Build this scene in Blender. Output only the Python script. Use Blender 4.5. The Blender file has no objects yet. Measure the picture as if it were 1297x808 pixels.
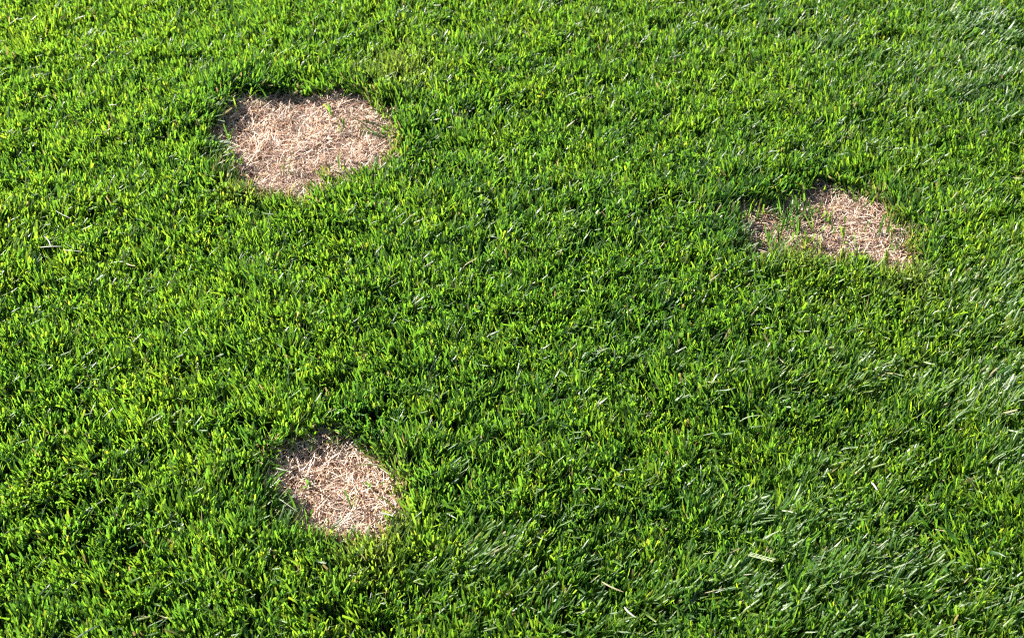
import bpy, math
import numpy as np
from mathutils import Vector, Euler

# ------------------------------------------------------------------ camera, sky, sun, exposure
R = math.radians
scene = bpy.context.scene
col = scene.collection
CAM_H, PITCH, LENS = 1.60, R(43.0), 55.0
PW, PH = 1297.0, 808.0
cd = bpy.data.cameras.new('camera')
cam = bpy.data.objects.new('camera', cd)
col.objects.link(cam)
cam.location = (0, 0, CAM_H)
cam.rotation_euler = (R(90) - PITCH, 0, 0)
cd.lens = LENS
cd.sensor_width = 36.0
cd.sensor_fit = 'HORIZONTAL'
cd.clip_start, cd.clip_end = 0.05, 500
cd.dof.use_dof = True
cd.dof.focus_distance = 2.2
cd.dof.aperture_fstop = 9.0
scene.camera = cam

SUN_EL = R(32)
SUN_AZ = R(152)            # direction towards the sun in the ground plane, from +X counter-clockwise
to_sun = Vector((math.cos(SUN_EL) * math.cos(SUN_AZ), math.cos(SUN_EL) * math.sin(SUN_AZ), math.sin(SUN_EL)))
world = bpy.data.worlds.new('World')
scene.world = world
world.use_nodes = True
wn, wl = world.node_tree.nodes, world.node_tree.links
wn.clear()
sky = wn.new('ShaderNodeTexSky')
sky.sky_type = 'NISHITA'
sky.sun_disc = False
sky.sun_elevation = SUN_EL
sky.sun_rotation = R(90) - SUN_AZ
bgn = wn.new('ShaderNodeBackground')
bgn.inputs['Strength'].default_value = 0.05
wo = wn.new('ShaderNodeOutputWorld')
wl.new(sky.outputs[0], bgn.inputs[0])
wl.new(bgn.outputs[0], wo.inputs[0])
sd = bpy.data.lights.new('sun', 'SUN')
sd.energy = 5.0
sd.angle = R(0.5)
sd.color = (1.0, 0.95, 0.86)
sun = bpy.data.objects.new('sun', sd)
col.objects.link(sun)
sun.rotation_euler = to_sun.to_track_quat('Z', 'Y').to_euler()
sun.location = to_sun * 20
vs = scene.view_settings
vs.view_transform = 'Standard'
vs.look = 'None'
vs.exposure = 2.2
vs.gamma = 1.0
vs.use_curve_mapping = False
scene.cycles.max_bounces = 6
scene.cycles.diffuse_bounces = 3
scene.cycles.transmission_bounces = 4
scene.cycles.use_denoising = False
scene.cycles.filter_width = 1.15

rng = np.random.default_rng(11)

# ------------------------------------------------------------------ helpers
FPX = LENS / 36.0 * PW
def px(x, y, z=0.0):
    """photo pixel -> point on the horizontal plane at height z"""
    dx, dy = (x - PW / 2) / FPX, -(y - PH / 2) / FPX
    d = (dx, math.cos(PITCH) + dy * math.sin(PITCH), -math.sin(PITCH) + dy * math.cos(PITCH))
    t = (z - CAM_H) / d[2]
    return np.array((d[0] * t, d[1] * t))

def vnoise(x, y, cell, seed):
    """smooth value noise in -1..1 over world metres"""
    g = np.random.default_rng(seed).uniform(-1, 1, (256, 256))
    fx, fy = x / cell + 1000.37, y / cell + 1000.71
    ix, iy = np.floor(fx).astype(int), np.floor(fy).astype(int)
    u, v = fx - ix, fy - iy
    u, v = u * u * (3 - 2 * u), v * v * (3 - 2 * v)
    i0, i1, j0, j1 = ix % 256, (ix + 1) % 256, iy % 256, (iy + 1) % 256
    return (g[i0, j0] * (1 - u) * (1 - v) + g[i1, j0] * u * (1 - v) + g[i0, j1] * (1 - u) * v + g[i1, j1] * u * v)

def tag(o, label, cat, group=None, kind=None):
    if label: o['label'] = label
    if cat: o['category'] = cat
    if group: o['group'] = group
    if kind: o['kind'] = kind
    return o

def ribbons(P, side, width, colr):
    """P (n,k,3) centre lines, side (n,k,3) unit width vectors, width (n,k), colr (n,k,3) -> mesh"""
    n, k = P.shape[:2]
    V = np.empty((n, k, 2, 3))
    V[:, :, 0] = P - side * (width / 2)[..., None]
    V[:, :, 1] = P + side * (width / 2)[..., None]
    V = V.reshape(-1, 3).astype(np.float32)
    b = (np.arange(n) * k * 2)[:, None, None]
    s = (np.arange(k - 1) * 2)[None, :, None]
    F = (b + s + np.array([0, 1, 3, 2])[None, None, :]).reshape(-1).astype(np.int32)
    nf = n * (k - 1)
    me = bpy.data.meshes.new('blades')
    me.vertices.add(len(V))
    me.vertices.foreach_set('co', V.ravel())
    me.loops.add(nf * 4)
    me.loops.foreach_set('vertex_index', F)
    me.polygons.add(nf)
    me.polygons.foreach_set('loop_start', (np.arange(nf) * 4).astype(np.int32))
    me.polygons.foreach_set('loop_total', np.full(nf, 4, np.int32))
    me.update(calc_edges=True)
    me.polygons.foreach_set('use_smooth', np.ones(nf, bool))
    a = me.attributes.new('tint', 'FLOAT_COLOR', 'POINT')
    C4 = np.ones((n, k, 2, 4), np.float32)
    C4[..., :colr.shape[2]] = colr[:, :, None, :]
    a.data.foreach_set('color', C4.ravel())
    u = me.attributes.new('across', 'FLOAT', 'POINT')
    u.data.foreach_set('value', np.tile(np.array([0, 1], np.float32), n * k))
    return me

def blade_lines(x, y, z0, length, tilt0, tilt1, az, k):
    """centre lines that start at tilt0 from vertical and bend to tilt1, leaning towards az"""
    n = len(x)
    t = (np.arange(k - 1) + 0.5) / (k - 1)
    th = tilt0[:, None] + (tilt1 - tilt0)[:, None] * t[None] ** 1.4
    ds = (length / (k - 1))[:, None]
    h = np.concatenate([np.zeros((n, 1)), np.cumsum(np.sin(th) * ds, 1)], 1)
    v = np.concatenate([np.zeros((n, 1)), np.cumsum(np.cos(th) * ds, 1)], 1)
    P = np.stack([x[:, None] + h * np.cos(az)[:, None], y[:, None] + h * np.sin(az)[:, None], z0 + v], 2)
    return P

def side_vectors(P, az, twist):
    """width vectors: horizontal across the lean, turned about the blade by twist (n,k)"""
    T = np.gradient(P, axis=1)
    T /= np.linalg.norm(T, axis=2, keepdims=True) + 1e-9
    S = np.stack([-np.sin(az), np.cos(az), np.zeros_like(az)], 1)[:, None, :] * np.ones((1, P.shape[1], 1))
    B = np.cross(T, S)
    return S * np.cos(twist)[..., None] + B * np.sin(twist)[..., None]

# ------------------------------------------------------------------ materials
def new_mat(name):
    m = bpy.data.materials.new(name)
    m.use_nodes = True
    m.node_tree.nodes.clear()
    return m, m.node_tree.nodes, m.node_tree.links

def blade_mat(name, trans, rough, spec, tcol_mul, fold):
    m, n, l = new_mat(name)
    at = n.new('ShaderNodeAttribute'); at.attribute_name = 'tint'
    ac = n.new('ShaderNodeAttribute'); ac.attribute_name = 'across'
    # folded cross-section and fine parallel veins along the blade
    su = n.new('ShaderNodeMath'); su.operation = 'SUBTRACT'; su.inputs[1].default_value = 0.5
    l.new(ac.outputs['Fac'], su.inputs[0])
    ab = n.new('ShaderNodeMath'); ab.operation = 'ABSOLUTE'
    l.new(su.outputs[0], ab.inputs[0])
    sn = n.new('ShaderNodeMath'); sn.operation = 'MULTIPLY'; sn.inputs[1].default_value = 44.0
    l.new(ac.outputs['Fac'], sn.inputs[0])
    s2 = n.new('ShaderNodeMath'); s2.operation = 'SINE'
    l.new(sn.outputs[0], s2.inputs[0])
    ma = n.new('ShaderNodeMath'); ma.operation = 'MULTIPLY_ADD'; ma.inputs[1].default_value = 0.03
    l.new(s2.outputs[0], ma.inputs[0]); l.new(ab.outputs[0], ma.inputs[2])
    bp = n.new('ShaderNodeBump'); bp.inputs['Strength'].default_value = 1.0
    bp.inputs['Distance'].default_value = fold
    l.new(ma.outputs[0], bp.inputs['Height'])
    # blotches of slightly different green
    tc = n.new('ShaderNodeNewGeometry')
    nz = n.new('ShaderNodeTexNoise'); nz.inputs['Scale'].default_value = 260; nz.inputs['Detail'].default_value = 3
    l.new(tc.outputs['Position'], nz.inputs['Vector'])
    mr = n.new('ShaderNodeMapRange'); mr.inputs[3].default_value = 0.75; mr.inputs[4].default_value = 1.25
    l.new(nz.outputs[0], mr.inputs[0])
    mx = n.new('ShaderNodeVectorMath'); mx.operation = 'SCALE'
    l.new(at.outputs['Color'], mx.inputs[0]); l.new(mr.outputs[0], mx.inputs['Scale'])
    p = n.new('ShaderNodeBsdfPrincipled')
    l.new(mx.outputs[0], p.inputs['Base Color'])
    p.inputs['Roughness'].default_value = rough
    p.inputs['Specular IOR Level'].default_value = spec
    l.new(bp.outputs[0], p.inputs['Normal'])
    tg = n.new('ShaderNodeMix'); tg.data_type = 'VECTOR'      # living tissue lets light through greener than dry tissue
    tg.inputs[4].default_value = (1.1, 0.95, 0.75); tg.inputs[5].default_value = tcol_mul
    l.new(at.outputs['Alpha'], tg.inputs[0])
    tm = n.new('ShaderNodeVectorMath'); tm.operation = 'MULTIPLY'
    l.new(tg.outputs[1], tm.inputs[1])
    l.new(mx.outputs[0], tm.inputs[0])
    tr = n.new('ShaderNodeBsdfTranslucent')
    l.new(tm.outputs[0], tr.inputs['Color'])
    mix = n.new('ShaderNodeMixShader'); mix.inputs[0].default_value = trans
    l.new(p.outputs[0], mix.inputs[1]); l.new(tr.outputs[0], mix.inputs[2])
    o = n.new('ShaderNodeOutputMaterial')
    l.new(mix.outputs[0], o.inputs[0])
    return m

M_GRASS = blade_mat('grass_blade', 0.48, 0.33, 0.62, (3.4, 3.3, 1.3), 0.0009)
M_STRAW = blade_mat('dry_straw', 0.15, 0.55, 0.35, (1.0, 0.9, 0.8), 0.0008)

def earth_mat(name, c0, c1, scale, bump):
    m, n, l = new_mat(name)
    g = n.new('ShaderNodeNewGeometry')
    a = n.new('ShaderNodeTexNoise'); a.inputs['Scale'].default_value = scale; a.inputs['Detail'].default_value = 8
    a.inputs['Roughness'].default_value = 0.7
    l.new(g.outputs['Position'], a.inputs['Vector'])
    r = n.new('ShaderNodeValToRGB')
    r.color_ramp.elements[0].position = 0.35; r.color_ramp.elements[0].color = (*c0, 1)
    r.color_ramp.elements[1].position = 0.68; r.color_ramp.elements[1].color = (*c1, 1)
    l.new(a.outputs[0], r.inputs[0])
    b = n.new('ShaderNodeTexNoise'); b.inputs['Scale'].default_value = scale * 5; b.inputs['Detail'].default_value = 6
    l.new(g.outputs['Position'], b.inputs['Vector'])
    bp = n.new('ShaderNodeBump'); bp.inputs['Distance'].default_value = bump
    l.new(b.outputs[0], bp.inputs['Height'])
    p = n.new('ShaderNodeBsdfPrincipled'); p.inputs['Roughness'].default_value = 0.95
    p.inputs['Specular IOR Level'].default_value = 0.15
    l.new(r.outputs[0], p.inputs['Base Color']); l.new(bp.outputs[0], p.inputs['Normal'])
    o = n.new('ShaderNodeOutputMaterial'); l.new(p.outputs[0], o.inputs[0])
    return m

M_SOIL = earth_mat('soil', (0.035, 0.026, 0.015), (0.07, 0.055, 0.03), 40, 0.004)
M_THATCH = earth_mat('thatch_mat', (0.10, 0.06, 0.035), (0.30, 0.19, 0.12), 90, 0.004)

# ------------------------------------------------------------------ ground
def grid_mesh(name, xs, ys, zf):
    X, Y = np.meshgrid(xs, ys, indexing='ij')
    Z = zf(X, Y)
    nx, ny = len(xs), len(ys)
    V = np.stack([X, Y, Z], 2).reshape(-1, 3)
    i = (np.arange(nx - 1)[:, None] * ny + np.arange(ny - 1)[None]).ravel()
    F = np.stack([i, i + ny, i + ny + 1, i + 1], 1)
    me = bpy.data.meshes.new(name)
    me.from_pydata(V.tolist(), [], F.tolist())
    me.polygons.foreach_set('use_smooth', np.ones(len(F), bool))
    return me

def ground_z(x, y):
    return 0.0045 * vnoise(x, y, 0.22, 5) + 0.002 * vnoise(x, y, 0.07, 6)

xs = np.concatenate([[-120, -40, -12], np.arange(-3, 3.01, 0.05), [12, 40, 120]])
ys = np.concatenate([[-120, -40, -10], np.arange(-1, 5.01, 0.05), [14, 40, 120]])
ground = bpy.data.objects.new('ground', grid_mesh('ground', xs, ys, lambda X, Y: ground_z(X, Y) * (np.hypot(X, Y - 2) < 5)))
ground.data.materials.append(M_SOIL)
ground['kind'] = 'structure'
col.objects.link(ground)

# ------------------------------------------------------------------ outlines of the three dead patches
def outline(pts):
    return np.array([px(x, y, z) for x, y, z in pts])
F_, N_ = 0.006, 0.030      # far rims are seen at the ground, near rims over the tips of the blades before them
OUT = [
    outline([(272, 134, F_), (306, 119, F_), (345, 117, F_), (400, 119, F_), (440, 119, F_), (474, 128, F_), (497, 158, .01),
             (502, 188, .02), (482, 206, N_), (440, 214, N_), (400, 234, N_), (368, 242, N_), (330, 236, N_), (288, 222, N_),
             (264, 200, .015), (256, 160, F_)]),
    outline([(915, 262, F_), (935, 250, F_), (965, 262, F_), (1005, 243, F_), (1030, 230, F_), (1070, 238, F_), (1110, 255, F_), (1134, 276, F_), (1158, 306, .015),
             (1152, 330, N_), (1110, 326, N_), (1050, 318, N_), (1010, 315, N_), (962, 326, N_), (918, 300, .02)]),
    outline([(338, 568, F_), (380, 549, F_), (430, 544, F_), (474, 557, F_), (500, 584, F_), (518, 614, .015), (512, 644, N_),
             (482, 662, N_), (452, 670, N_), (430, 684, N_), (404, 668, N_), (372, 662, N_), (336, 650, .025), (324, 606, F_)]),
]

def signed_dist(x, y, poly):
    """distance to the outline, negative inside"""
    d = np.full(len(x), 1e9)
    ins = np.zeros(len(x), bool)
    for i in range(len(poly)):
        ax, ay = poly[i]; bx, by = poly[(i + 1) % len(poly)]
        ex, ey = bx - ax, by - ay
        t = np.clip(((x - ax) * ex + (y - ay) * ey) / (ex * ex + ey * ey), 0, 1)
        d = np.minimum(d, np.hypot(x - ax - t * ex, y - ay - t * ey))
        c = ((ay > y) != (by > y)) & (x < (bx - ax) * (y - ay) / (by - ay + 1e-12) + ax)
        ins ^= c
    return np.where(ins, -d, d)

# ------------------------------------------------------------------ lawn: every blade is geometry
# places where the blades are trodden flat: photo pixel, radius in metres, strength, direction of the lie
FLAT = []
for fx, fy, r, s, a in [(1250, 520, .13, 1.0, 35), (1180, 500, .12, .6, 30), (1000, 690, .13, .9, 20), (1110, 750, .12, .9, 25),
                        (900, 760, .10, .7, 15), (1230, 690, .10, .7, 160), (1185, 100, .16, .75, 40), (1240, 40, .12, .8, 20),
                        (1000, 40, .13, .5, 40), (590, 735, .09, .9, 25), (570, 690, .06, .6, 40), (910, 235, .08, .25, 60),
                        (1060, 470, .10, .55, 15), (1270, 390, .10, .8, 40), (600, 265, .12, .3, 50), (1120, 640, .12, .6, 15),
                        (800, 780, .1, .4, 15), (1240, 780, .12, .6, 30), (60, 300, .08, .35, 10), (330, 440, .1, .3, 120)]:
    FLAT.append((*px(fx, fy, .02), r, s, R(a)))
PALE = [(*px(505, 85, .03), .07), (*px(1010, 320, .03), .05), (*px(1150, 345, .03), .05), (*px(310, 235, .03), .05), (*px(470, 690, .03), .05)]

def make_lawn(x0, x1, y0, y1, shoots, local, seed, keep=None):
    g = np.random.default_rng(seed)
    x, y = g.uniform(x0, x1, shoots), g.uniform(y0, y1, shoots)
    if keep is not None:
        k = keep(x, y)
        x, y = x[k], y[k]
    # thin spots and tight bunches
    dens = 0.78 + 0.36 * vnoise(x, y, 0.03, 21) + 0.08 * vnoise(x, y, 0.09, 22)
    k = g.uniform(0, 1, len(x)) < dens
    x, y = x[k], y[k]
    # shoots draw together into little bunches
    x = x + 0.006 * vnoise(x, y, 0.02, 23)
    y = y + 0.006 * vnoise(x, y, 0.02, 24)
    edge = np.full(len(x), 1.0)
    ix = np.zeros(len(x)); iy = np.zeros(len(x)); rimpale = np.zeros(len(x))
    if local:
        for i, poly in enumerate(OUT):
            sdv = signed_dist(x, y, poly)
            sdv = sdv + 0.014 * vnoise(x, y, 0.03, 31 + i) + 0.006 * vnoise(x, y, 0.012, 41 + i)
            if i == 1:
                inside = 0.025 + 0.08 * (vnoise(x, y, 0.045, 77) > 0.25)
                soft = 0.014
            else:
                inside, soft = 0.003, 0.016
            p = np.clip((sdv + soft) / soft, 0, 1)
            p = np.maximum(p, inside)
            k = g.uniform(0, 1, len(x)) < p
            x, y, edge, sdv, ix, iy = x[k], y[k], edge[k], sdv[k], ix[k], iy[k]
            # blades on the far and left rims hang over the bare ground
            cc_ = poly.mean(0)
            dx_, dy_ = cc_[0] - x, cc_[1] - y
            dn = np.hypot(dx_, dy_) + 1e-6
            wgt = np.clip(1 - np.abs(sdv) / 0.035, 0, 1) * np.clip(0.35 + (dx_ * 0.75 - dy_ * 0.65) / dn, 0, 1)
            wgt = wgt * (0.5 if i == 1 else 1.0)
            rimpale = np.maximum(rimpale[k], np.clip(1 - np.abs(sdv) / 0.018, 0, 1) * np.clip(0.4 + (-dx_ * 0.6 + dy_ * 0.8) / dn, 0, 1))
            ix += wgt * dx_ / dn; iy += wgt * dy_ / dn
            edge = np.minimum(edge, np.clip(np.abs(sdv) / 0.06, 0, 1) + (sdv < -0.01) * -0.5)
    n = len(x)
    # shared properties of a shoot
    lean_az = np.pi * 1.3 * vnoise(x, y, 0.16, 51) + np.pi * 0.9 * vnoise(x, y, 0.035, 52) + g.normal(0, 0.7, n)
    lean = np.abs(0.08 + 0.11 * vnoise(x, y, 0.11, 53) + 0.14 * vnoise(x, y, 0.03, 54) + g.normal(0, 0.08, n))
    H = 0.037 * (1 + 0.08 * vnoise(x, y, 0.30, 55) + 0.17 * vnoise(x, y, 0.028, 56))
    hue = 0.30 * vnoise(x, y, 0.35, 57) + 0.35 * vnoise(x, y, 0.05, 58) + g.normal(0, 0.35, n)
    flat = np.zeros(n); faz = np.zeros(n)
    if local:
        for fx, fy, r, s, a in FLAT:
            w = 0.6 * s * np.exp(-((x - fx) ** 2 + (y - fy) ** 2) / (2 * (r * .7) ** 2))
            w *= np.clip(0.75 + 0.9 * vnoise(x, y, 0.05, 61), 0.1, 1.3)
            up = w > flat
            flat = np.where(up, w, flat); faz = np.where(up, a, faz)
    else:
        w = 0.35 * np.clip(1.6 * vnoise(x, y, 0.13, 62) - 0.6, 0, 1)
        flat, faz = w, np.full(n, R(30))
    flat = np.clip(flat, 0, 1)
    pale = np.zeros(n)
    if local:
        for cx, cy, r in PALE:
            pale = np.maximum(pale, np.exp(-((x - cx) ** 2 + (y - cy) ** 2) / (2 * (r * .6) ** 2)))
        pale = np.maximum(pale, 0.9 * rimpale)
        H = H * (1 - 0.35 * rimpale)
        H = H * (1 + 0.28 * (1 - np.clip(edge, 0, 1)) * (edge > 0))
        H = np.where(edge < 0.3, H * 0.9, H)
        hue = hue - 0.5 * (1 - np.clip(edge, 0, 1)) * (edge > 0)
    # blades of each shoot
    rep = g.integers(2, 5, n)
    idx = np.repeat(np.arange(n), rep)
    m = len(idx)
    j = np.arange(m) - np.repeat(np.cumsum(rep) - rep, rep)
    bx = x[idx] + g.normal(0, 0.0016, m)
    by = y[idx] + g.normal(0, 0.0016, m)
    fan = g.uniform(0, 2 * np.pi, n)[idx] + j * 2.5 + g.normal(0, 0.4, m)
    spread = np.abs(g.normal(0.14, 0.13, m))
    vx = np.cos(lean_az[idx]) * lean[idx] + np.cos(fan) * spread + 0.37 * ix[idx]
    vy = np.sin(lean_az[idx]) * lean[idx] + np.sin(fan) * spread + 0.37 * iy[idx]
    fl = np.clip(flat[idx] * (1 + g.normal(0, 0.25, m)), 0, 1) * (g.uniform(0, 1, m) < 0.6)
    fa = faz[idx] + g.normal(0, 0.45, m)
    vx = vx * (1 - 0.7 * fl) + np.cos(fa) * 0.95 * fl
    vy = vy * (1 - 0.7 * fl) + np.sin(fa) * 0.95 * fl
    az = np.arctan2(vy, vx)
    tl = np.clip(np.hypot(vx, vy), 0, 1.35)
    bend = np.abs(g.normal(0.12, 0.2, m)) + (g.uniform(0, 1, m) < 0.14) * g.uniform(0.4, 1.1, m)
    t0 = tl * (0.75 - 0.1 * fl)
    t1 = np.clip(tl + bend + 0.12 * fl, 0, 1.75)
    mean = 0.5 * (t0 + t1)
    lower = g.uniform(0, 1, m) < 0.30
    top = H[idx] * np.where(lower, g.uniform(0.35, 0.8, m), g.normal(0.98, 0.10, m))
    L = np.clip(top / np.maximum(np.cos(mean), 0.62), 0.012, 0.056) * (1 + 0.15 * fl)
    K = 4
    P = blade_lines(bx, by, -0.003, L, t0, t1, az, K)
    P[:, :, 2] += ground_z(bx, by)[:, None]
    tw = g.normal(0, 0.45, m)[:, None] + g.normal(0, 0.5, m)[:, None] * np.linspace(0, 1, K)[None]
    S = side_vectors(P, az, tw)
    W = np.clip(g.normal(0.0031, 0.0006, m), 0.0016, 0.0046) * (1 + 0.25 * fl)
    cut = g.uniform(0, 1, m) < 0.55
    prof = np.where(cut[:, None], np.array([[.75, 1, .95, .62]]), np.array([[.75, 1, .8, .06]]))
    Wd = W[:, None] * prof
    # leaf colours
    h = np.clip(hue[idx] + g.normal(0, 0.35, m), -1.3, 1.4)
    deep, mid, yel = np.array([.024, .064, .017]), np.array([.047, .101, .016]), np.array([.092, .142, .019])
    c = np.where((h < 0)[:, None], mid + (deep - mid) * np.clip(-h, 0, 1)[:, None], mid + (yel - mid) * np.clip(h, 0, 1)[:, None])
    blue = np.clip(fl - 0.2, 0, 1)[:, None]
    c = c * (1 - 0.35 * blue) + np.array([.045, .10, .030]) * 0.35 * blue
    c = c * g.uniform(0.78, 1.22, m)[:, None]
    pl = (pale[idx] * g.uniform(0, 1, m))[:, None]
    c = c * (1 - 0.7 * pl) + np.array([.17, .19, .07]) * 0.7 * pl
    dry = g.uniform(0, 1, m)
    nearrim = (edge[idx] < 0.35) if local else np.zeros(m, bool)
    isdry = (dry < 0.010) | (nearrim & (dry < 0.05 + 0.3 * rimpale[idx])) | (lower & (dry < 0.12))
    c = np.where(isdry[:, None], np.array([.27, .23, .12]) * g.uniform(.6, 1.2, m)[:, None], c)
    yt = (dry > 0.975) & ~isdry
    Cc = np.repeat(c[:, None, :], K, 1)
    Cc[:, 0] = c * 0.5 + np.array([.12, .14, .05]) * 0.5
    Cc[:, -1] = np.where(yt[:, None], np.array([.15, .16, .025]), Cc[:, -1] * np.where(cut, 1.2, 1.0)[:, None])
    Cc = np.concatenate([Cc, np.repeat(np.where(isdry, 0.0, 1.0 - 0.6 * pl[:, 0])[:, None, None], K, 1)], 2)
    return ribbons(P, S, Wd, Cc)

def in_view(x, y, mgn):
    z = 0.02
    dy_, dz_ = y, z - CAM_H
    f = dy_ * math.cos(PITCH) - dz_ * math.sin(PITCH)
    upc = dy_ * math.sin(PITCH) + dz_ * math.cos(PITCH)
    sx, sy = x / f * FPX, -upc / f * FPX
    return (np.abs(sx) < PW / 2 + mgn) & (np.abs(sy) < PH / 2 + mgn)

X0, X1, Y0, Y1 = -1.5, 1.5, 0.75, 3.25     # whole tiles of 0.25 m: full lawn where the photograph looks, with a border
SHOOTS = 52000
CELL = 0.125
def tile_near(ix, iy):
    cx, cy = (ix + .5) * CELL, (iy + .5) * CELL
    gx, gy = np.meshgrid(np.linspace(-.5, .5, 5) * CELL, np.linspace(-.5, .5, 5) * CELL)
    return in_view((cx + gx).ravel(), (cy + gy).ravel(), 15).any()
near_tiles = {(i, j) for i in range(-16, 16) for j in range(0, 32) if tile_near(i, j)}
near_map = np.zeros((32, 32), bool)
for i, j in near_tiles: near_map[i + 16, j] = True
def keep_near(x, y):
    return near_map[np.clip(np.floor(x / CELL).astype(int) + 16, 0, 31), np.clip(np.floor(y / CELL).astype(int), 0, 31)]
area = 4.0 * 4.0
lawn = bpy.data.objects.new('lawn_grass', make_lawn(-2, 2, 0, 4, int(SHOOTS * area), True, 101, keep_near))
lawn.data.materials.append(M_GRASS)
tag(lawn, 'dense bright green mown lawn grass around the dead patches', 'grass', kind='stuff')
col.objects.link(lawn)

# the same lawn goes on around: square turfs repeated with geometry nodes
turfs = bpy.data.collections.new('turf_pieces')
for s in range(24):
    ox = 10 + 1.37 * s          # each turf is cut from another stretch of lawn
    me = make_lawn(ox - CELL / 2, ox + CELL / 2, -CELL / 2, CELL / 2, int(SHOOTS * CELL * CELL), False, 300 + s)
    co = np.empty(len(me.vertices) * 3, np.float32); me.vertices.foreach_get('co', co)
    co[0::3] -= ox; me.vertices.foreach_set('co', co); me.update()
    me.materials.append(M_GRASS)
    turfs.objects.link(bpy.data.objects.new('turf', me))
pts = [((i + .5) * CELL, (j + .5) * CELL, 0.0) for i in range(-48, 48) for j in range(-16, 72) if (i, j) not in near_tiles]
pm = bpy.data.meshes.new('turf_points')
pm.from_pydata(pts, [], [])
outer = bpy.data.objects.new('outer_lawn_grass', pm)
tag(outer, 'green mown lawn grass stretching away beyond the dead patches', 'grass', kind='stuff')
col.objects.link(outer)
ng = bpy.data.node_groups.new('turf_spread', 'GeometryNodeTree')
ng.interface.new_socket('Geometry', in_out='INPUT', socket_type='NodeSocketGeometry')
ng.interface.new_socket('Geometry', in_out='OUTPUT', socket_type='NodeSocketGeometry')
gi, go = ng.nodes.new('NodeGroupInput'), ng.nodes.new('NodeGroupOutput')
ci = ng.nodes.new('GeometryNodeCollectionInfo')
ci.inputs['Collection'].default_value = turfs
ci.inputs['Separate Children'].default_value = True
ci.inputs['Reset Children'].default_value = True
ip = ng.nodes.new('GeometryNodeInstanceOnPoints')
ip.inputs['Pick Instance'].default_value = True
ri = ng.nodes.new('FunctionNodeRandomValue'); ri.data_type = 'INT'
ri.inputs[4].default_value = 0; ri.inputs[5].default_value = 23
ng.links.new(gi.outputs[0], ip.inputs['Points'])
ng.links.new(ci.outputs[0], ip.inputs['Instance'])
ng.links.new(ri.outputs[2], ip.inputs['Instance Index'])
ng.links.new(ip.outputs[0], go.inputs[0])
md = outer.modifiers.new('turf_spread', 'NODES')
md.node_group = ng

# ------------------------------------------------------------------ the three dead patches
STRAW_COLS = np.array([[.60, .41, .29], [.52, .31, .18], [.70, .55, .44], [.30, .15, .085], [.58, .45, .36], [.66, .48, .35], [.48, .37, .31], [.68, .53, .44]])

def straw_set(g, n, poly, zlo, zhi, lmin, lmax, shrink=0.0):
    lo, hi = poly.min(0), poly.max(0)
    pts = np.empty((0, 2))
    while len(pts) < n:
        q = g.uniform(lo, hi, (n * 2, 2))
        s = signed_dist(q[:, 0], q[:, 1], poly)
        s = s + 0.01 * vnoise(q[:, 0], q[:, 1], 0.03, 88)
        pts = np.concatenate([pts, q[s < -shrink]])
    pts = pts[:n]
    return pts

def straw_mesh(g, x, y, z, L, tilt0, tilt1, az, W, c):
    K = 5
    P = blade_lines(x, y, 0.0, L, tilt0, tilt1, az, K)
    # sideways curl
    s = np.linspace(0, 1, K)[None] ** 2
    cu = (g.normal(0, 0.22, len(x)) * L)[:, None] * s
    P[:, :, 0] += -np.sin(az)[:, None] * cu
    P[:, :, 1] += np.cos(az)[:, None] * cu
    P[:, :, 2] = np.maximum(P[:, :, 2] + z[:, None], 0.004)
    S = side_vectors(P, az, g.normal(0, 0.5, len(x))[:, None] + np.zeros((1, K)))
    Wd = W[:, None] * np.array([[.8, 1, 1, .8, .35]])
    return ribbons(P, S, Wd, np.repeat(c[:, None, :], K, 1))

# a few straw shapes shared by the single straws that can be picked out
straw_shapes = []
g = np.random.default_rng(900)
for s in range(14):
    c = STRAW_COLS[g.integers(0, len(STRAW_COLS), 1)] * g.uniform(.95, 1.25)
    L = g.uniform(.018, .038, 1)
    me = straw_mesh(g, np.zeros(1), np.zeros(1), np.zeros(1), L, np.array([R(g.uniform(50, 80))]), np.array([R(g.uniform(85, 120))]),
                    np.zeros(1), np.array([g.uniform(.0009, .0014)]), c)
    # keep the straw above its foot
    co = np.empty(len(me.vertices) * 3, np.float32); me.vertices.foreach_get('co', co)
    co = co.reshape(-1, 3); co[:, 2] -= co[:, 2].min(); me.vertices.foreach_set('co', co.ravel())
    me.materials.append(M_STRAW)
    straw_shapes.append(me)

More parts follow.
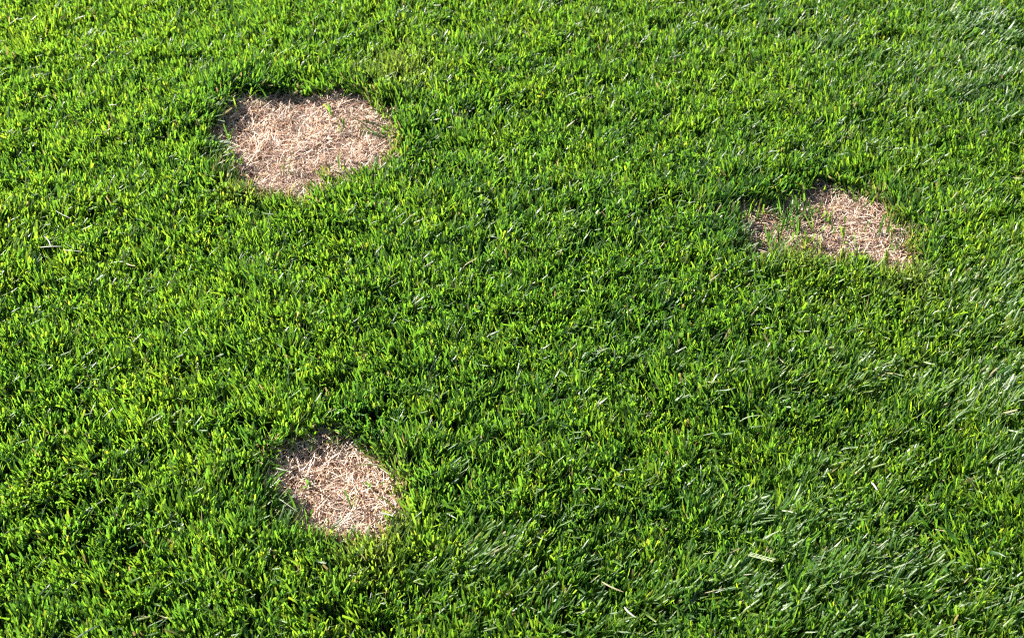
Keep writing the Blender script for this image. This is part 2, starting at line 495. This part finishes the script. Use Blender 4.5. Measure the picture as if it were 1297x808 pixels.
def dead_patch(i, label, dens, singles, seed):
    g = np.random.default_rng(seed)
    poly = OUT[i]
    c = poly.mean(0)
    root = bpy.data.objects.new('dead_grass_patch', None)
    root.empty_display_size = 0.05
    root.location = (c[0], c[1], 0)
    tag(root, label, 'dead grass', 'dead patches in the lawn')
    col.objects.link(root)
    # matted thatch floor: rings from the middle out to the rim, uneven
    nr, na = 16, 96
    per = np.linspace(0, len(poly), na, endpoint=False)
    a = np.floor(per).astype(int); f = (per - a)[:, None]
    rim = poly[a % len(poly)] * (1 - f) + poly[(a + 1) % len(poly)] * f
    for _ in range(3): rim = (np.roll(rim, 1, 0) + 2 * rim + np.roll(rim, -1, 0)) / 4
    V = [(0, 0, 0.004)]
    for r in range(1, nr + 1):
        q = (rim - c) * (r / nr) * 1.12
        wx, wy = q[:, 0] + c[0], q[:, 1] + c[1]
        z = 0.004 + 0.004 * vnoise(wx, wy, 0.025, 91) + 0.003 * vnoise(wx, wy, 0.009, 92)
        z = z - 0.016 * max(0, (r - nr + 2) / 2)
        V += [(q[k, 0], q[k, 1], z[k]) for k in range(na)]
    F = [(0, 1 + k, 1 + (k + 1) % na) for k in range(na)]
    for r in range(nr - 1):
        b = 1 + r * na
        F += [(b + k, b + na + k, b + na + (k + 1) % na, b + (k + 1) % na) for k in range(na)]
    me = bpy.data.meshes.new('thatch_floor')
    me.from_pydata(V, [], F)
    me.polygons.foreach_set('use_smooth', np.ones(len(F), bool))
    me.materials.append(M_THATCH)
    o = bpy.data.objects.new('thatch_floor', me); o.parent = root; col.objects.link(o)
    # the mass of dead blades
    ar = 0.5 * abs(np.sum(poly[:, 0] * np.roll(poly[:, 1], -1) - np.roll(poly[:, 0], -1) * poly[:, 1]))
    n = int(1.5 * dens * ar)
    p = straw_set(g, n, poly, 0, 0, 0, 0, -0.006)
    up = g.uniform(0, 1, n) < 0.25
    t0 = np.where(up, g.uniform(.2, .9, n), g.uniform(1.0, 1.5, n))
    t1 = t0 + g.uniform(.0, .6, n)
    L = np.where(up, g.uniform(.008, .018, n), g.uniform(.012, .036, n))
    az = g.uniform(0, 2 * np.pi, n)
    z = 0.002 + g.uniform(0, .008, n) + 0.006 * np.clip(vnoise(p[:, 0], p[:, 1], .022, 94), -.3, 1)
    cc = STRAW_COLS[g.integers(0, len(STRAW_COLS), n)] * g.uniform(.7, 1.2, n)[:, None]
    tone = vnoise(p[:, 0], p[:, 1], .04, 93)
    cc = cc * (1 + 0.28 * tone)[:, None] * np.array([1, 1 - .0, 1])
    me = straw_mesh(g, p[:, 0] - c[0], p[:, 1] - c[1], z, L, t0, np.minimum(t1, 1.9), az, np.clip(g.normal(.0010, .0003, n), .0006, .0018), cc)
    me.materials.append(M_STRAW)
    o = bpy.data.objects.new('thatch', me); o.parent = root; o['kind'] = 'stuff'; col.objects.link(o)
    # single straws lying on top
    p = straw_set(g, singles, poly, 0, 0, 0, 0, 0.008)
    for k in range(singles):
        o = bpy.data.objects.new('straw', straw_shapes[g.integers(len(straw_shapes))])
        o.parent = root
        o.location = (p[k, 0] - c[0], p[k, 1] - c[1], 0.007 + g.uniform(0, .005))
        o.rotation_euler = (g.normal(0, .12), g.normal(0, .12), g.uniform(0, 2 * np.pi))
        s = g.uniform(.75, 1.15)
        o.scale = (s, s, s)
        col.objects.link(o)
    return root

dead_patch(0, 'largest patch of dead tan grass, wide and bare with a matted straw floor', 90000, 220, 1)
dead_patch(1, 'thin ragged patch of dead grass with green blades growing up through it', 80000, 140, 2)
dead_patch(2, 'small round patch of dead tan grass with a green sprout on its rim', 90000, 140, 3)

# ------------------------------------------------------------------ single tufts of coarser grass
def tuft(pxy, label, n, length, width, lean_deg, spread_deg, tilt, colr, seed, radius=.025, z=0.0):
    g = np.random.default_rng(seed)
    c = px(*pxy, .02)
    root = bpy.data.objects.new('grass_tuft', None)
    root.empty_display_size = .03
    root.location = (c[0], c[1], 0)
    tag(root, label, 'grass tuft', 'coarse tufts in the lawn')
    col.objects.link(root)
    K = 7
    spread_deg *= 1.3; radius *= 1.25
    for _ in range(int(n * .6)):
        az = np.array([R(lean_deg + g.normal(0, spread_deg))])
        rr, ra = radius * math.sqrt(g.uniform()), g.uniform(0, 2 * math.pi)
        L = np.array([length * g.uniform(.65, 1.15)])
        t0 = np.array([R(max(4, tilt[0] + g.normal(0, 10)))])
        t1 = np.array([R(min(118, tilt[1] + g.normal(0, 12)))])
        x, y = np.array([rr * math.cos(ra)]), np.array([rr * math.sin(ra)])
        P = blade_lines(x, y, -.003, L, t0, t1, az, K)
        P[:, :, 2] = np.maximum(P[:, :, 2], 0.0 + .01 * np.linspace(0, 1, K)[None])
        tw = np.full((1, K), g.normal(0, .3)) + g.normal(0, .5) * np.linspace(0, 1, K)[None]
        S = side_vectors(P, az, tw)
        w = width * g.uniform(.75, 1.2)
        Wd = w * np.array([[.7, .95, 1, 1, .9, .65, .12]])
        cc = np.array(colr) * g.uniform(.75, 1.25)
        C = np.repeat(cc[None, None, :], K, 1)
        me = ribbons(P, S, Wd, C)
        me.materials.append(M_GRASS)
        o = bpy.data.objects.new('blade', me)
        o.parent = root
        col.objects.link(o)
    return root

BLUE, DEEP, MIDG, PALEG = (.045, .10, .03), (.030, .085, .016), (.045, .11, .014), (.06, .115, .03)
tuft((1238, 32), 'coarse blue-green tussock with broad arching blades, standing alone in the mown lawn', 34, .075, .0042, 20, 75, (15, 75), BLUE, 21, .03)
tuft((1185, 95), 'flattened blue-green tuft lying beside the coarse tussock', 26, .060, .0036, 40, 45, (42, 70), BLUE, 22, .04)
tuft((1235, 535), 'wide swathe of long fine pale blades pressed flat to one side', 60, .078, .0028, 35, 22, (42, 70), PALEG, 23, .06)
tuft((975, 705), 'flattened tuft of broad glossy blades around a braided seed head', 40, .060, .0042, 25, 35, (42, 70), PALEG, 24, .06)
tuft((1090, 735), 'flattened broad glossy blades close beside the braided seed head tuft', 34, .058, .0040, 20, 40, (42, 70), BLUE, 25, .06)
tuft((1215, 705), 'dark coarse tuft with broad crossing blades and deep shade beneath', 28, .070, .0046, 120, 70, (25, 75), DEEP, 26, .035)
tuft((915, 225), 'long arching blades standing at the thin end of the ragged dead patch', 60, .064, .0034, 80, 60, (8, 50), (.022, .068, .014), 27, .045)
tuft((1003, 275), 'small green sprout inside the ragged dead patch', 14, .050, .0028, 60, 80, (15, 60), MIDG, 28, .012)
tuft((352, 114), 'long dark blades drooping sideways over the rim of the largest dead patch', 44, .070, .0030, 190, 35, (30, 84), (.024, .07, .014), 29, .04)
tuft((500, 168), 'few thin blades reaching across the straw of the largest dead patch', 16, .095, .0028, 172, 14, (45, 86), DEEP, 30, .014)
tuft((262, 188), 'broad bluish blades in the shaded rim of the largest dead patch', 9, .066, .0062, 35, 40, (30, 75), (.04, .09, .055), 31, .018)
tuft((383, 650), 'small green sprout on the rim of the small round dead patch', 12, .048, .0026, 80, 60, (8, 40), MIDG, 32, .010)
tuft((492, 578), 'long blades leaning over the rim of the small round dead patch', 16, .070, .0028, 175, 25, (35, 85), MIDG, 33, .018)
tuft((580, 735), 'low flattened tuft of glossy blades with dark hollow between them', 30, .055, .0034, 30, 30, (42, 70), PALEG, 34, .04)
tuft((1000, 45), 'pale bluish tuft of bent blades on open lawn away from the tussock', 18, .055, .0030, 40, 50, (35, 80), BLUE, 35, .035)

# ------------------------------------------------------------------ loose dry clippings and stalks on top of the lawn
def clipping(name, pxy, z, L, W, az_deg, label, colr, seed, group=None, rise=0.0, tex=M_STRAW):
    g = np.random.default_rng(seed)
    c = px(*pxy, z)
    K = 6
    az = np.array([R(az_deg)])
    P = blade_lines(np.array([-L / 2 * math.cos(az[0])]), np.array([-L / 2 * math.sin(az[0])]), 0.0, np.array([L]),
                    np.array([R(84 - rise)]), np.array([R(97 - rise)]), az, K)
    cu = g.normal(0, .07) * L * np.linspace(-1, 1, K)[None] ** 2
    P[:, :, 0] += -np.sin(az)[:, None] * cu; P[:, :, 1] += np.cos(az)[:, None] * cu
    S = side_vectors(P, az, np.full((1, K), g.normal(0, .35)))
    Wd = W * np.array([[.55, 1, 1, .95, .8, .4]])
    me = ribbons(P, S, Wd, np.repeat(np.array(colr)[None, None, :] * g.uniform(.9, 1.1), K, 1))
    me.materials.append(tex)
    o = bpy.data.objects.new(name, me)
    o.location = (c[0], c[1], z)
    tag(o, label, 'stalk' if 'stalk' in name else 'clipping', group)
    col.objects.link(o)
    return o

WHT, TAN, GRN = (.36, .36, .29), (.30, .25, .15), (.18, .23, .12)
for k, (q, L, a) in enumerate([((80, 273), .036, -35), ((62, 306), .030, -60), ((64, 313), .034, 2), ((88, 312), .022, -40), ((92, 318), .030, -8)]):
    clipping('dry_stalk', q, .038, L, .0017, a, 'thin whitish dry stalk in a loose cluster lying on the lawn', WHT, 500 + k, 'whitish dry stalks lying in a cluster')
spots = [(150, 332, .026, 5), (165, 336, .020, -25), (290, 126, .018, -50), (525, 70, .022, 5), (143, 133, .016, 0), (765, 444, .026, -45), (885, 474, .026, 62),
         (1000, 648, .022, -15), (1108, 616, .020, -70), (775, 744, .034, -32), (782, 776, .020, 20), (797, 776, .024, -50), (1018, 420, .020, 3),
         (901, 484, .018, 0), (950, 528, .040, 18), (488, 651, .024, -8), (428, 662, .020, -70), (1140, 4, .016, -60), (165, 440, .014, 0), (365, 640, .040, -40),
         (1105, 770, .022, -30), (1195, 672, .024, -10), (1225, 718, .020, 80), (1245, 720, .018, 5), (975, 415, .024, 15), (990, 457, .020, -60),
         (715, 655, .014, 70), (860, 110, .016, 40), (725, 120, .016, 5), (450, 84, .018, -20), (1165, 775, .026, -60), (110, 800, .03, 40), (1185, 395, .02, 30)]
OWN = {(365, 640): 'long pale clipping lying across the rim of the small round dead patch', (488, 651): 'pale clipping beside the rim of the small round dead patch',
       (428, 662): 'stubby pale clipping in the straw edge of the small round dead patch', (290, 126): 'pale clipping at the shaded corner of the largest dead patch',
       (525, 70): 'whitish clipping on yellowed grass beside the largest dead patch', (450, 84): 'pale clipping between the largest dead patch and the yellowed grass',
       (950, 528): 'longest thin dry clipping lying alone on open lawn', (1225, 718): 'dry clipping standing on end in the dark coarse tuft',
       (1245, 720): 'dry clipping lying flat beside the dark coarse tuft', (150, 332): 'pale clipping touching another near the cluster of whitish stalks',
       (1000, 648): 'pale clipping on the grass close to the braided seed head', (775, 744): 'long tan clipping lying over the lawn beside two shorter ones'}
for k, (x, y, L, a) in enumerate(spots):
    clipping('grass_clipping', (x, y), .032, L * .9, .0022, a, OWN.get((x, y), 'short pale dry grass clipping lying loose on the green lawn'),
             [WHT, TAN, GRN, WHT][k % 4], 600 + k, 'loose dry clippings on the lawn')

# braided seed head
c = px(963, 706, .037)
head = bpy.data.objects.new('seed_head', None)
head.empty_display_size = .02
head.location = (c[0], c[1], .037)
head.rotation_euler = (0, R(-4), R(-22))
head.scale = (.85, .85, .85)
tag(head, 'pale braided seed head lying among flattened blades', 'seed head')
col.objects.link(head)
def strip(x, y, z, L, W, az, t0, t1, colr):
    P = blade_lines(np.array([x]), np.array([y]), z, np.array([L]), np.array([t0]), np.array([t1]), np.array([az]), 5)
    S = side_vectors(P, np.array([az]), np.zeros((1, 5)))
    me = ribbons(P, S, W * np.array([[.4, .9, 1, .8, .15]]), np.repeat(np.array(colr)[None, None, :], 5, 1))
    me.materials.append(M_STRAW)
    return me
o = bpy.data.objects.new('stem', strip(-.022, 0, 0, .048, .0012, 0, R(88), R(92), (.15, .19, .08))); o.parent = head; col.objects.link(o)
for k in range(14):
    sgn = 1 if k % 2 else -1
    o = bpy.data.objects.new('spikelet', strip(-.018 + .0026 * k, 0, .0005, .0085, .0028, sgn * R(28), R(70), R(88), (.17, .21, .10)))
    o.parent = head; col.objects.link(o)
